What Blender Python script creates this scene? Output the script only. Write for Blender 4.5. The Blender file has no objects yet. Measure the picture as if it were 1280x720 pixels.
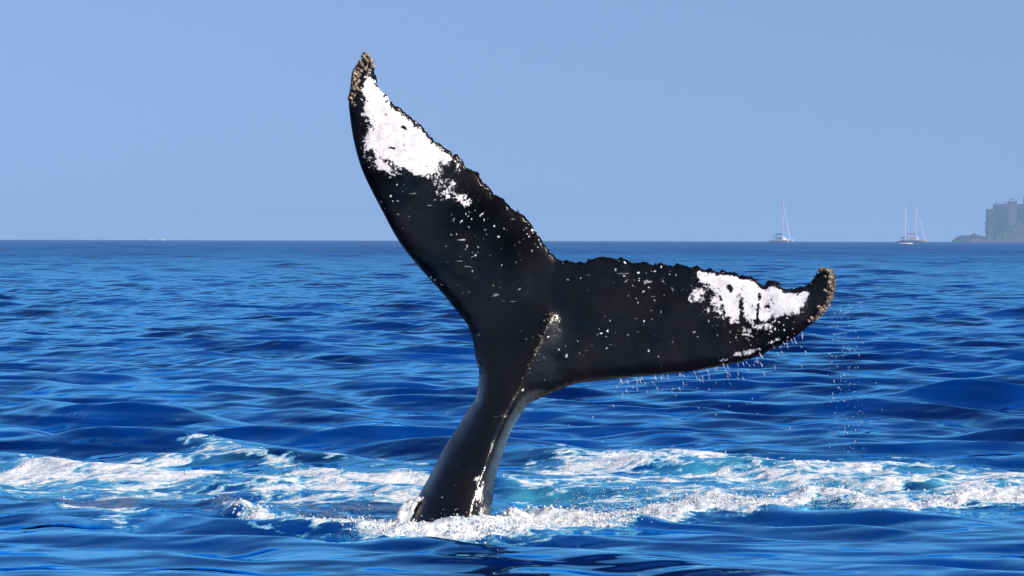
import bpy, bmesh, math, random
import numpy as np
from mathutils import Matrix, Vector
from mathutils.geometry import delaunay_2d_cdt

random.seed(4)
rng = np.random.default_rng(11)
scene = bpy.context.scene
C = scene.collection

# ------------------------------------------------------------------ camera, sky, sun, exposure
F = 3957.0                      # focal length in photograph pixels (1280 wide)
D = 22.0                        # metres to the whale
EYE = 357 * D / F               # eye height above the water, from the whale's waterline
PITCH = -(360 - 298) / F
ROLL = 0.0023
cam_data = bpy.data.cameras.new('camera')
cam_data.sensor_width = 36.0
cam_data.lens = 36.0 * F / 1280.0
cam_data.clip_start = 0.1
cam_data.clip_end = 30000.0
cam = bpy.data.objects.new('camera', cam_data)
C.objects.link(cam)
CAM_ROT = Matrix.Rotation(math.pi / 2 + PITCH, 3, 'X') @ Matrix.Rotation(ROLL, 3, 'Z')
cam.matrix_world = Matrix.Translation((0, 0, EYE)) @ CAM_ROT.to_4x4()
scene.camera = cam

SUN_AZ = math.radians(119)      # clockwise from the viewing direction
SUN_EL = math.radians(31)
world = bpy.data.worlds.new('World')
scene.world = world
world.use_nodes = True
wn = world.node_tree
bg = wn.nodes['Background']
sky = wn.nodes.new('ShaderNodeTexSky')
sky.sky_type = 'NISHITA'
sky.sun_disc = False
sky.sun_elevation = SUN_EL
sky.sun_rotation = SUN_AZ
sky.air_density = 1.0
sky.dust_density = 0.2
sky.ozone_density = 4.0
tcw = wn.nodes.new('ShaderNodeTexCoord')
lift = wn.nodes.new('ShaderNodeVectorMath')
lift.operation = 'MULTIPLY_ADD'
lift.inputs[1].default_value = (1, 1, 0.45)     # an even, milky blue dome up to the zenith
lift.inputs[2].default_value = (0, 0, 0.21)     # clear, dust-free air: no white band at the horizon
nrm = wn.nodes.new('ShaderNodeVectorMath')
nrm.operation = 'NORMALIZE'
wn.links.new(tcw.outputs['Generated'], lift.inputs[0])
wn.links.new(lift.outputs[0], nrm.inputs[0])
wn.links.new(nrm.outputs[0], sky.inputs[0])
tint = wn.nodes.new('ShaderNodeMix')
tint.data_type = 'RGBA'
tint.blend_type = 'MULTIPLY'
tint.inputs['Factor'].default_value = 1.0
tint.inputs['B'].default_value = (1.02, 0.925, 0.98, 1)
wn.links.new(sky.outputs[0], tint.inputs['A'])
wn.links.new(tint.outputs['Result'], bg.inputs[0])
bg.inputs[1].default_value = 0.114

sun_data = bpy.data.lights.new('sun', 'SUN')
sun_data.energy = 5.0
sun_data.angle = math.radians(0.53)
sun_data.color = (1.0, 0.91, 0.80)
sun = bpy.data.objects.new('sun', sun_data)
C.objects.link(sun)
to_sun = Vector((math.sin(SUN_AZ) * math.cos(SUN_EL), math.cos(SUN_AZ) * math.cos(SUN_EL), math.sin(SUN_EL)))
sun.rotation_euler = to_sun.to_track_quat('Z', 'Y').to_euler()
sun.location = to_sun * 60

scene.view_settings.view_transform = 'Standard'
scene.view_settings.look = 'None'
scene.view_settings.gamma = 1.0
scene.view_settings.exposure = 0.42
scene.view_settings.use_curve_mapping = False
try:
    scene.cycles.use_denoising = True
    scene.cycles.volume_bounces = 0
    scene.cycles.max_bounces = 6
    scene.cycles.caustics_reflective = False
    scene.cycles.caustics_refractive = False
except Exception:
    pass

# ------------------------------------------------------------------ helpers
R_EARTH = 6.371e6
ROTN = np.array(CAM_ROT)


def pix(px, py, Y):
    """World point at depth Y seen in the photograph at px, py."""
    v = CAM_ROT @ Vector(((px - 640) / F, (360 - py) / F, -1.0))
    return Vector((0, 0, EYE)) + v * (Y / v.y)


def pixa(P, Y):
    P = np.asarray(P, float)
    d = np.stack([(P[:, 0] - 640) / F, (360 - P[:, 1]) / F, -np.ones(len(P))], 1) @ ROTN.T
    return np.array([0, 0, EYE]) + d * (np.asarray(Y) / d[:, 1])[:, None]


def ground_to_pix(x, y):
    """Photograph position of still-water points (flat near the whale)."""
    d = np.stack([x, y, np.full_like(x, -EYE)], 1) @ ROTN
    return 640 + F * d[:, 0] / -d[:, 2], 360 - F * d[:, 1] / -d[:, 2]


def smooth(a, b, x):
    t = np.clip((x - a) / (b - a), 0, 1)
    return t * t * (3 - 2 * t)


def _hash(i, j, seed):
    h = (i * 374761393 + j * 668265263 + seed * 974634777) & 0xFFFFFFFF
    h = ((h ^ (h >> 13)) * 1274126177) & 0xFFFFFFFF
    return ((h ^ (h >> 16)) & 0xFFFF) / 65535.0


def vnoise(x, y, seed=0):
    xi = np.floor(x).astype(np.int64)
    yi = np.floor(y).astype(np.int64)
    u = x - xi
    v = y - yi
    u = u * u * u * (u * (u * 6 - 15) + 10)
    v = v * v * v * (v * (v * 6 - 15) + 10)
    a = _hash(xi, yi, seed)
    b = _hash(xi + 1, yi, seed)
    c = _hash(xi, yi + 1, seed)
    d = _hash(xi + 1, yi + 1, seed)
    return (a * (1 - u) + b * u) * (1 - v) + (c * (1 - u) + d * u) * v


def fbm(x, y, octaves=4, seed=0, gain=0.5):
    s = 0
    a = 1.0
    t = 0
    for k in range(octaves):
        s = s + a * vnoise(x * 2 ** k + 17.3 * k, y * 2 ** k - 9.1 * k, seed + k)
        t += a
        a *= gain
    return s / t


def poly_dist(P, line, closed=False):
    """Distance of points P (n,2) to a polyline, with the arc parameter and side of the nearest segment."""
    line = np.asarray(line, float)
    if closed:
        line = np.vstack([line, line[:1]])
    best = np.full(len(P), 1e9)
    par = np.zeros(len(P))
    side = np.zeros(len(P))
    for k in range(len(line) - 1):
        a, b = line[k], line[k + 1]
        ab = b - a
        L = ab @ ab + 1e-12
        t = np.clip(((P - a) @ ab) / L, 0, 1)
        q = P - (a + t[:, None] * ab)
        d = np.hypot(q[:, 0], q[:, 1])
        m = d < best
        best[m] = d[m]
        par[m] = k + t[m]
        side[m] = np.sign(ab[0] * (P[m, 1] - a[1]) - ab[1] * (P[m, 0] - a[0]))
    return best, par, side


def inside(P, poly):
    poly = np.asarray(poly, float)
    x, y = P[:, 0], P[:, 1]
    r = np.zeros(len(P), bool)
    j = len(poly) - 1
    for i in range(len(poly)):
        xi, yi = poly[i]
        xj, yj = poly[j]
        c = ((yi > y) != (yj > y)) & (x < (xj - xi) * (y - yi) / (yj - yi + 1e-12) + xi)
        r ^= c
        j = i
    return r


def mesh_np(name, V, faces, mat, parent=None, shade=True, attrs=None):
    V = np.asarray(V, np.float32)
    faces = np.asarray(faces, np.int32)
    k = faces.shape[1]
    me = bpy.data.meshes.new(name)
    me.vertices.add(len(V))
    me.vertices.foreach_set('co', V.ravel())
    me.loops.add(faces.size)
    me.loops.foreach_set('vertex_index', faces.ravel())
    me.polygons.add(len(faces))
    me.polygons.foreach_set('loop_start', np.arange(0, faces.size, k, dtype=np.int32))
    if shade:
        me.polygons.foreach_set('use_smooth', np.ones(len(faces), bool))
    me.update(calc_edges=True)
    for an, av in (attrs or {}).items():
        at = me.attributes.new(an, 'FLOAT', 'POINT')
        at.data.foreach_set('value', np.asarray(av, np.float32))
    if mat:
        me.materials.append(mat)
    o = bpy.data.objects.new(name, me)
    C.objects.link(o)
    if parent:
        o.parent = parent
    return o


def obj_bm(name, bm, mat, parent=None, smooth_faces=False):
    bmesh.ops.recalc_face_normals(bm, faces=bm.faces)
    me = bpy.data.meshes.new(name)
    bm.to_mesh(me)
    bm.free()
    if smooth_faces:
        for p in me.polygons:
            p.use_smooth = True
    me.materials.append(mat)
    o = bpy.data.objects.new(name, me)
    C.objects.link(o)
    if parent:
        o.parent = parent
    return o


def tag(o, label=None, cat=None, group=None, kind=None):
    if label:
        o['label'] = label
    if cat:
        o['category'] = cat
    if group:
        o['group'] = group
    if kind:
        o['kind'] = kind
    return o


def empty(name, loc, rz=0.0):
    o = bpy.data.objects.new(name, None)
    o.empty_display_size = 0.3
    C.objects.link(o)
    o.location = loc
    o.rotation_euler = (0, 0, rz)
    return o


class NT:
    """Small node-tree writer."""

    def __init__(self, name):
        self.mat = bpy.data.materials.new(name)
        self.mat.use_nodes = True
        self.t = self.mat.node_tree
        self.b = self.t.nodes['Principled BSDF']
        self.out = self.t.nodes['Material Output']

    def n(self, kind, **kw):
        nd = self.t.nodes.new(kind)
        for k, v in kw.items():
            setattr(nd, k, v)
        return nd

    def l(self, a, b):
        self.t.links.new(a, b)

    def val(self, sock, v):
        if hasattr(v, 'is_output') or isinstance(v, bpy.types.NodeSocket):
            self.l(v, sock)
        else:
            sock.default_value = v

    def math(self, op, a, b=0.0, c=None, clamp=False):
        nd = self.n('ShaderNodeMath', operation=op, use_clamp=clamp)
        self.val(nd.inputs[0], a)
        self.val(nd.inputs[1], b)
        if c is not None:
            self.val(nd.inputs[2], c)
        return nd.outputs[0]

    def ramp(self, x, a, b, lo=0.0, hi=1.0):
        nd = self.n('ShaderNodeMapRange', interpolation_type='SMOOTHSTEP')
        self.val(nd.inputs[0], x)
        for k, v in zip((1, 2, 3, 4), (a, b, lo, hi)):
            nd.inputs[k].default_value = v
        return nd.outputs[0]

    def mixc(self, f, a, b):
        nd = self.n('ShaderNodeMix', data_type='RGBA')
        self.val(nd.inputs['Factor'], f)
        self.val(nd.inputs['A'], a)
        self.val(nd.inputs['B'], b)
        return nd.outputs['Result']

    def attr(self, name):
        return self.n('ShaderNodeAttribute', attribute_name=name).outputs['Fac']

    def coords(self, scale=(1, 1, 1), rot=(0, 0, 0), kind='Object'):
        tc = self.n('ShaderNodeTexCoord')
        mp = self.n('ShaderNodeMapping')
        mp.inputs['Scale'].default_value = scale
        mp.inputs['Rotation'].default_value = rot
        self.l(tc.outputs[kind], mp.inputs[0])
        return mp.outputs[0]

    def noise(self, vec, scale, detail=3.0, rough=0.55, dist=0.0):
        nd = self.n('ShaderNodeTexNoise')
        self.l(vec, nd.inputs['Vector'])
        nd.inputs['Scale'].default_value = scale
        nd.inputs['Detail'].default_value = detail
        nd.inputs['Roughness'].default_value = rough
        nd.inputs['Distortion'].default_value = dist
        return nd.outputs['Fac']

    def bump(self, h, strength, dist):
        nd = self.n('ShaderNodeBump')
        nd.inputs['Strength'].default_value = strength
        nd.inputs['Distance'].default_value = dist
        self.l(h, nd.inputs['Height'])
        return nd.outputs[0]


def rgb(*c):
    return (c[0], c[1], c[2], 1.0)


def plain(name, col, rough=0.6, spec=0.4, var=0.25, scale=4.0):
    m = NT(name)
    v = m.coords()
    f = m.ramp(m.noise(v, scale, 4), 0.35, 0.7)
    dark = tuple(c * (1 - var) for c in col)
    m.l(m.mixc(f, rgb(*dark), rgb(*col)), m.b.inputs['Base Color'])
    m.b.inputs['Roughness'].default_value = rough
    m.b.inputs['Specular IOR Level'].default_value = spec
    return m.mat


# ------------------------------------------------------------------ sea
def sea_material():
    m = NT('sea_water')
    foam_a = m.attr('foam')
    aer = m.attr('aerated')
    rgh = m.attr('ripple_loss')
    v = m.coords()
    # body colour: deep ultramarine, milky turquoise where the water is full of bubbles
    deep = m.mixc(m.ramp(m.noise(v, 0.3, 3), 0.36, 0.64), rgb(0.0, 0.010, 0.078), rgb(0.0, 0.040, 0.215))
    an = m.ramp(m.noise(v, 1.6, 4, 0.6), 0.3, 0.72)
    af = m.math('MULTIPLY', aer, an)
    body = m.mixc(af, deep, rgb(0.055, 0.33, 0.46))
    # foam: lace of bubbles whose threads close up as the amount rises
    big = m.noise(m.coords((0.8, 1.1, 1.0)), 2.0, 5, 0.64, 0.9)
    fine = m.noise(v, 11.0, 4, 0.6, 0.3)
    vor = m.n('ShaderNodeTexVoronoi', feature='DISTANCE_TO_EDGE')
    wv = m.n('ShaderNodeMix', data_type='VECTOR')
    wv.inputs['Factor'].default_value = 0.22
    nz = m.n('ShaderNodeTexNoise')
    m.l(v, nz.inputs['Vector'])
    nz.inputs['Scale'].default_value = 3.0
    nz.inputs['Detail'].default_value = 3.0
    m.l(v, wv.inputs['A'])
    m.l(nz.outputs['Color'], wv.inputs['B'])
    m.l(wv.outputs['Result'], vor.inputs['Vector'])
    vor.inputs['Scale'].default_value = 4.0
    lace = m.ramp(vor.outputs['Distance'], 0.0, 0.22, 1.0, 0.0)
    tex = m.math('ADD', m.math('MULTIPLY', big, 0.85), m.math('MULTIPLY', fine, 0.40))
    tex = m.math('ADD', tex, m.math('MULTIPLY', lace, 0.10))
    x = m.math('ADD', foam_a, m.math('MULTIPLY', m.math('SUBTRACT', tex, 0.66), 2.3))
    x = m.math('MULTIPLY', x, m.ramp(foam_a, 0.02, 0.12))
    ff = m.ramp(x, 0.30, 0.78)
    fcol = m.mixc(m.ramp(m.noise(v, 9.0, 5, 0.65), 0.34, 0.6), rgb(0.42, 0.48, 0.53), rgb(0.74, 0.73, 0.71))
    wr = m.math('ADD', m.math('MULTIPLY', rgh, 0.16), 0.03)
    # small ripples under the modelled waves, and the grain of the foam
    r1 = m.noise(m.coords((0.7, 1.0, 1.0), (0, 0, 0.25)), 2.6, 1, 0.4, 0.2)
    r2 = m.noise(m.coords((0.6, 1.1, 1.0), (0, 0, -0.2)), 0.55, 2, 0.5, 0.2)
    near = m.math('SUBTRACT', 1.0, rgh)
    gst = m.ramp(m.noise(m.coords((0.05, 0.006, 1.0), (0, 0, 0.1)), 1.0, 4, 0.6), 0.36, 0.64, 0.25, 1.7)
    h = m.math('ADD', m.math('MULTIPLY', m.math('MULTIPLY', r1, 0.058), near), m.math('MULTIPLY', m.math('MULTIPLY', r2, 0.42), m.math('MULTIPLY', gst, m.math('ADD', rgh, 0.25))))
    h = m.math('ADD', h, m.math('MULTIPLY', m.math('MULTIPLY', fine, ff), 0.022))
    nb_ = m.bump(h, 1.0, 1.0)
    # water: light scattered back out of the depth, under a blue-filtered mirror of the sky
    m.t.nodes.remove(m.b)
    dif = m.n('ShaderNodeBsdfDiffuse')
    thin = m.mixc(m.math('MULTIPLY', m.ramp(ff, 0.0, 0.35), 0.8), body, rgb(0.09, 0.40, 0.54))
    m.l(m.mixc(m.ramp(ff, 0.12, 1.0), thin, fcol), dif.inputs['Color'])
    m.l(nb_, dif.inputs['Normal'])
    glo = m.n('ShaderNodeBsdfGlossy')
    glo.inputs['Color'].default_value = rgb(0.31, 0.79, 1.0)
    m.l(wr, glo.inputs['Roughness'])
    m.l(nb_, glo.inputs['Normal'])
    fr = m.n('ShaderNodeFresnel')
    fr.inputs['IOR'].default_value = 1.38
    m.l(nb_, fr.inputs['Normal'])
    mx = m.n('ShaderNodeMixShader')
    frf = m.math('MULTIPLY', m.ramp(fr.outputs[0], 0.05, 0.66), m.math('SUBTRACT', 1.0, m.math('MULTIPLY', rgh, 0.74)))     # unresolved ripples face the viewer
    m.l(m.math('MULTIPLY', frf, m.math('SUBTRACT', 1.0, m.math('MULTIPLY', ff, 0.95))), mx.inputs[0])
    m.l(dif.outputs[0], mx.inputs[1])
    m.l(glo.outputs[0], mx.inputs[2])
    m.l(mx.outputs[0], m.out.inputs['Surface'])
    return m.mat


def stroke(P, pts, w, tail=True):
    """Soft band along a polyline in the plan of the photograph; w is its half height."""
    ys = np.interp(P[:, 0], [p[0] for p in pts], [p[1] for p in pts])
    ww = np.interp(P[:, 0], [p[0] for p in pts], [p[2] if len(p) > 2 else w for p in pts])
    x0, x1 = pts[0][0], pts[-1][0]
    ends = smooth(x0 - 25, x0 + 25, P[:, 0]) * (1 - smooth(x1 - 25, x1 + 25, P[:, 0])) if tail else 1.0
    return np.exp(-((P[:, 1] - ys) / ww) ** 2) * ends


FRONT_RIDGE = [(262, 628, 4), (277, 633, 6), (319, 644, 8), (356, 653, 8), (412, 659, 8), (480, 665, 9),
               (530, 668, 9), (580, 667, 11), (643, 661, 13), (705, 654, 13), (768, 653, 13), (837, 643, 11), (888, 635, 9),
               (942, 637, 8), (976, 635, 8), (1014, 626, 8), (1048, 629, 8), (1099, 638, 9), (1132, 637, 8),
               (1162, 633, 8), (1204, 625, 8), (1280, 627, 7), (1420, 622, 6)]


def build_sea():
    # rings of distance, finest round the whale; columns finest across the view
    rs = list(np.geomspace(0.4, 17.0, 42))
    r = 17.0
    while r < 8200:
        r += 0.038 if r < 33 else (0.055 * (r / 33) ** 1.4 if r < 150 else 0.46 * (r / 150) ** 1.8)
        rs.append(r)
    rs = np.array(rs)
    th = np.concatenate([np.linspace(-math.pi, -0.32, 34)[:-1], np.linspace(-0.32, -0.175, 42)[:-1],
                         np.linspace(-0.175, 0.175, 640), np.linspace(0.175, 0.32, 42)[1:],
                         np.linspace(0.32, math.pi, 34)[1:-1]])
    nr, nt = len(rs), len(th)
    RR, TT = np.meshgrid(rs, th, indexing='ij')
    x = (RR * np.sin(TT)).ravel()
    y = (RR * np.cos(TT)).ravel()
    dr = np.gradient(rs)
    dth = np.gradient(th)
    sp = np.maximum(np.repeat(dr, nt), (RR * dth[None, :]).ravel())
    spr = np.repeat(dr, nt)
    rad = RR.ravel()
    base_dir = math.radians(252)          # towards the camera, a little to the left
    z = np.zeros_like(x)
    dx = np.zeros_like(x)
    dy = np.zeros_like(x)
    calm = 1 - 0.75 * np.exp(-((x + 0.5) / 8.0) ** 4 - ((y - 21.8) / 5.0) ** 2)
    g2 = np.random.default_rng(5)
    comps = []
    for lam in list(np.geomspace(0.38, 24.0, 62)) + [33, 41, 52, 60, 75, 92, 118]:
        ang = base_dir + g2.normal(0, 0.45)
        slope = 0.049 * (0.55 if lam < 0.8 else 1.0) * (1.35 if 0.5 < lam < 2.4 else 0.85) * (0.62 if lam > 3.5 else 1.0) * (1.0 if lam < 2.5 else (2.5 / lam) ** 0.9)
        comps.append((lam, ang, slope * g2.uniform(0.6, 1.3), g2.uniform(0, 6.283)))
    # wind gusts: choppier and smoother patches
    gust = 0.75 + 0.6 * (fbm(x / 7.0, y / 11.0, 3, 40) - 0.35)
    for lam, ang, slope, ph in comps:
        k = 2 * math.pi / lam
        a = slope / k
        c, s = math.cos(ang), math.sin(ang)
        w = smooth(2.0, 4.0, lam / sp)
        if lam > 3.5:
            w = w * (1 + 1.1 * smooth(70, 260, rad))
        if lam > 25:
            w = w * smooth(60, 280, rad) * 1.6
        idx = np.nonzero(w > 0.001)[0]
        wob = 0.6 * np.sin(0.37 * k * (x[idx] * -s + y[idx] * c) + 2.1 * ph)
        p = k * (x[idx] * c + y[idx] * s) + ph + wob
        if lam < 0.75:
            w = w * (0.75 + 0.25 * smooth(20.5, 23.5, rad))
        aa = a * w[idx] * (gust[idx] if lam < 4 else 1.0) * (calm[idx] if lam > 1.2 else 1.0)
        z[idx] += aa * np.cos(p)
        dx[idx] -= 0.75 * aa * c * np.sin(p)
        dy[idx] -= 0.75 * aa * s * np.sin(p)

    # ---- the wash round the tail
    foam = np.zeros_like(x)
    aer = np.zeros_like(x)
    near = np.nonzero((rad > 16.5) & (rad < 40) & (np.abs(TT.ravel()) < 0.34))[0]
    px, py = ground_to_pix(x[near], y[near])
    xn, yn = x[near], y[near]
    wx = (fbm(xn * 0.8, yn * 0.55, 3, 3) - 0.5)
    wy = (fbm(xn * 1.1 + 40, yn * 0.8, 4, 9) - 0.5)
    P = np.stack([px + 60 * wx, py + 16 * wy], 1)
    f = np.zeros(len(near))
    for pts, w, amt in [
        ([(-120, 592), (75, 580), (150, 577), (210, 571), (247, 565), (277, 570), (311, 575), (365, 581)], 5.0, 0.66),
        ([(60, 584), (225, 587), (320, 592)], 5.0, 0.58),
        ([(-160, 604), (0, 599), (45, 597), (112, 597), (202, 600), (262, 597), (319, 597), (367, 592), (480, 602), (540, 606)], 7.5, 0.86),
        ([(300, 612), (420, 614), (540, 622)], 15, 0.68),
        ([(330, 634), (440, 642), (540, 648)], 10, 0.52),
        ([(70, 622), (112, 627), (175, 631)], 5.5, 0.72),
        ([(-60, 626), (40, 632), (90, 630)], 6.0, 0.30),
        ([(120, 645), (260, 650), (420, 672)], 7.0, 0.24),
        ([(-160, 612), (120, 612), (300, 610), (540, 618)], 17, 0.40),
        ([(180, 606), (300, 606), (420, 604)], 7, 0.60),
        ([(410, 574), (470, 578), (540, 582)], 4, 0.42),
        ([(620, 602), (700, 587), (800, 580), (860, 576), (950, 583), (1060, 588), (1180, 590), (1420, 588)], 8.0, 0.80),
        ([(630, 616), (760, 607), (860, 598), (960, 600), (1080, 606), (1200, 603), (1420, 602)], 9.0, 0.60),
        ([(720, 628), (800, 622), (900, 617), (1000, 615), (1100, 622), (1280, 612), (1420, 612)], 9.0, 0.55),
        ([(720, 640), (780, 630), (850, 630)], 14.0, 0.40),
        ([(640, 575), (760, 566), (900, 569), (1000, 572)], 4.0, 0.22),
        ([(560, 676), (680, 672), (800, 664)], 5.0, 0.22),
    ]:
        f = np.maximum(f, 0.97 * amt * stroke(P, pts, w * 1.35))
    ridge = stroke(np.stack([px + 22 * wx, py + 7 * wy], 1), FRONT_RIDGE, 8)
    lull = 0.78 + 0.4 * smooth(0.25, 0.7, fbm(xn * 0.9 + 5, yn * 0.25, 3, 77))
    f = np.maximum(f, np.clip(0.95 * ridge * np.minimum(lull, 1.0), 0, 1))
    # a pool of clear water just right of the tail
    pool = np.exp(-((px - 672) / 55) ** 2 - ((py - 630) / 9) ** 2)
    f *= 1 - 0.75 * pool
    foam[near] = f
    a_ = np.zeros(len(near))
    for pts, w, amt in [
        ([(620, 622), (760, 612), (900, 603), (1050, 606), (1420, 606)], 24, 1.0),
        ([(-100, 604), (100, 597), (300, 592), (540, 612)], 17, 0.75),
        ([(300, 640), (540, 650)], 12, 0.5),
        ([(560, 640), (720, 634)], 12, 0.6),
        ([(240, 560), (420, 570)], 8, 0.4)]:
        a_ = np.maximum(a_, amt * stroke(P, pts, w))
    aer[near] = np.clip(a_ + 0.25 * f, 0, 1)
    # churned water: short steep lumps in the wash, a rolling lip along the front
    churn = np.clip(stroke(P, [(-160, 605), (300, 610), (560, 625), (900, 608), (1420, 605)], 34), 0, 1)
    lump = fbm(xn * 2.6, yn * 1.7, 4, 21) - 0.5
    lump2 = np.abs(fbm(xn * 6.5, yn * 5.0, 3, 31) - 0.5) * 2
    z[near] += churn * 0.06 * lump + 0.035 * f * lump
    roll = 0.5 + 0.9 * (fbm(xn * 1.7 + 9, yn * 0.5, 3, 55) - 0.2)
    knob = 0.62 + 0.85 * (fbm(xn * 8.0, yn * 7.0, 3, 61) - 0.35) + 0.35 * lump2
    z[near] += (0.085 + 0.05 * np.exp(-((px - 560) / 70) ** 2)) * ridge ** 0.8 * np.clip(roll, 0.25, 1.3) * knob
    z[near] -= 0.07 * pool

    rho = np.sqrt(x * x + y * y)
    X = x + dx
    Y = y + dy
    Z = z - rho ** 2 / (2 * R_EARTH)
    loss = smooth(30, 500, rho) * 0.8 + 0.2 * smooth(300, 2500, rho)
    V = np.stack([X, Y, Z], 1)
    # centre cap vertex and wrapped quads
    i = np.arange(nr - 1)[:, None] * nt
    j = np.arange(nt)[None, :]
    jn = (j + 1) % nt
    q = np.stack([i + j, i + jn, i + nt + jn, i + nt + j], -1).reshape(-1, 4)
    o = mesh_np('sea', V, q, sea_material(), attrs={'foam': foam, 'aerated': aer, 'ripple_loss': loss})
    tag(o, kind='structure')
    return o


sea = build_sea()

# ------------------------------------------------------------------ whale
LEAD_L = [(430, 790), (452, 745), (480, 700), (502, 660), (520, 625), (537, 595), (555, 560), (570, 537), (585, 512), (595, 496), (599, 467),
          (594, 445), (591, 425), (585, 407), (572, 390), (557, 371), (540, 352), (518, 327), (497, 299), (478, 264),
          (460, 229), (450, 205), (442, 175), (437, 142), (436, 127), (438, 107), (441, 88), (450, 76), (458, 67)]
TRAIL = [(458, 67), (465, 75), (468, 88), (474, 115), (480, 117), (487, 125), (494, 134), (500, 136), (507, 142), (516, 148), (525, 155),
         (537, 168), (550, 180), (562, 188), (572, 195), (577, 200), (582, 209), (592, 212), (601, 220), (606, 231), (614, 238), (622, 245), (631, 250),
         (638, 258), (646, 265), (654, 267), (661, 274), (666, 282), (670, 290), (680, 304), (689, 315), (699, 327), (712, 326), (727, 328),
         (740, 324), (748, 321), (756, 320.5), (763, 322), (770, 324.5), (775, 322.5), (783, 325), (790, 327), (802, 327), (817, 330), (824, 328.5), (836, 331),
         (850, 330.5), (856, 333), (862, 334), (870, 331), (875, 332.5), (880, 336), (888, 335), (896, 338), (910, 339), (919, 341), (927, 345), (935, 344), (942, 346.5), (948, 349), (951, 354),
         (956, 357), (959, 353), (964, 351.5), (975, 352.5), (977, 358), (985, 361), (992, 361.5), (1005, 359), (1017, 349), (1024, 341), (1031, 336)]
LEAD_R = [(1031, 336), (1041, 337.5), (1044, 348), (1042, 367), (1037, 382), (1025, 396), (1012, 407), (992, 422), (965, 437),
          (940, 448), (905, 457), (862, 464.5), (815, 469.5), (780, 472.5), (752, 475.5), (730, 478), (712, 482), (690, 491), (665, 503), (652, 517),
          (640, 537), (632, 557), (622, 587), (617, 617), (613, 642), (612, 660), (613, 700), (618, 745), (624, 790)]
KEEL = [(694, 380), (688, 394), (673, 430), (660, 460), (645, 495), (632, 522), (617, 562), (605, 592), (593, 622), (584, 655), (573, 700), (562, 745), (552, 790)]
K_LEFT = [30, 46, 66, 62, 48, 48, 52, 60, 66, 70, 84, 98, 112]
K_RIGHT = [20, 30, 40, 36, 20, 15, 14.5, 16, 21, 26, 36, 50, 66]
K_HIGH = [0.5, 9, 21, 29, 36, 42, 46, 50, 54, 58, 62, 66, 70]        # pixels at the whale's scale
WHITE_L = [(461, 99), (474, 116), (492, 133), (502, 145), (527, 160), (552, 182), (564, 195), (557, 201), (546, 197), (544, 215),
           (520, 216), (505, 210), (490, 197), (470, 192), (461, 178), (467, 160), (460, 142), (457, 117)]
WHITE_R = [(875, 341), (890, 341), (915, 345), (942, 351), (960, 360), (977, 362), (995, 371), (1005, 377), (997, 387), (985, 390), (970, 395),
           (952, 400), (940, 399), (927, 394), (915, 400), (902, 392), (895, 375), (900, 362), (890, 357), (879, 352)]


def resample(line, step):
    line = np.asarray(line, float)
    seg = np.hypot(*np.diff(line, axis=0).T)
    s = np.concatenate([[0], np.cumsum(seg)])
    t = np.linspace(0, s[-1], max(2, int(round(s[-1] / step)) + 1))
    return np.stack([np.interp(t, s, line[:, 0]), np.interp(t, s, line[:, 1])], 1)


def spline(line, n=6):
    """Catmull-Rom through the traced points."""
    p = np.asarray(line, float)
    p = np.vstack([2 * p[0] - p[1], p, 2 * p[-1] - p[-2]])
    out = []
    for i in range(1, len(p) - 2):
        for t in np.arange(n) / n:
            a, b, c, d = p[i - 1], p[i], p[i + 1], p[i + 2]
            out.append(0.5 * (2 * b + (c - a) * t + (2 * a - 5 * b + 4 * c - d) * t ** 2 + (3 * b - a - 3 * c + d) * t ** 3))
    out.append(p[-2])
    return np.array(out)


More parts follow.
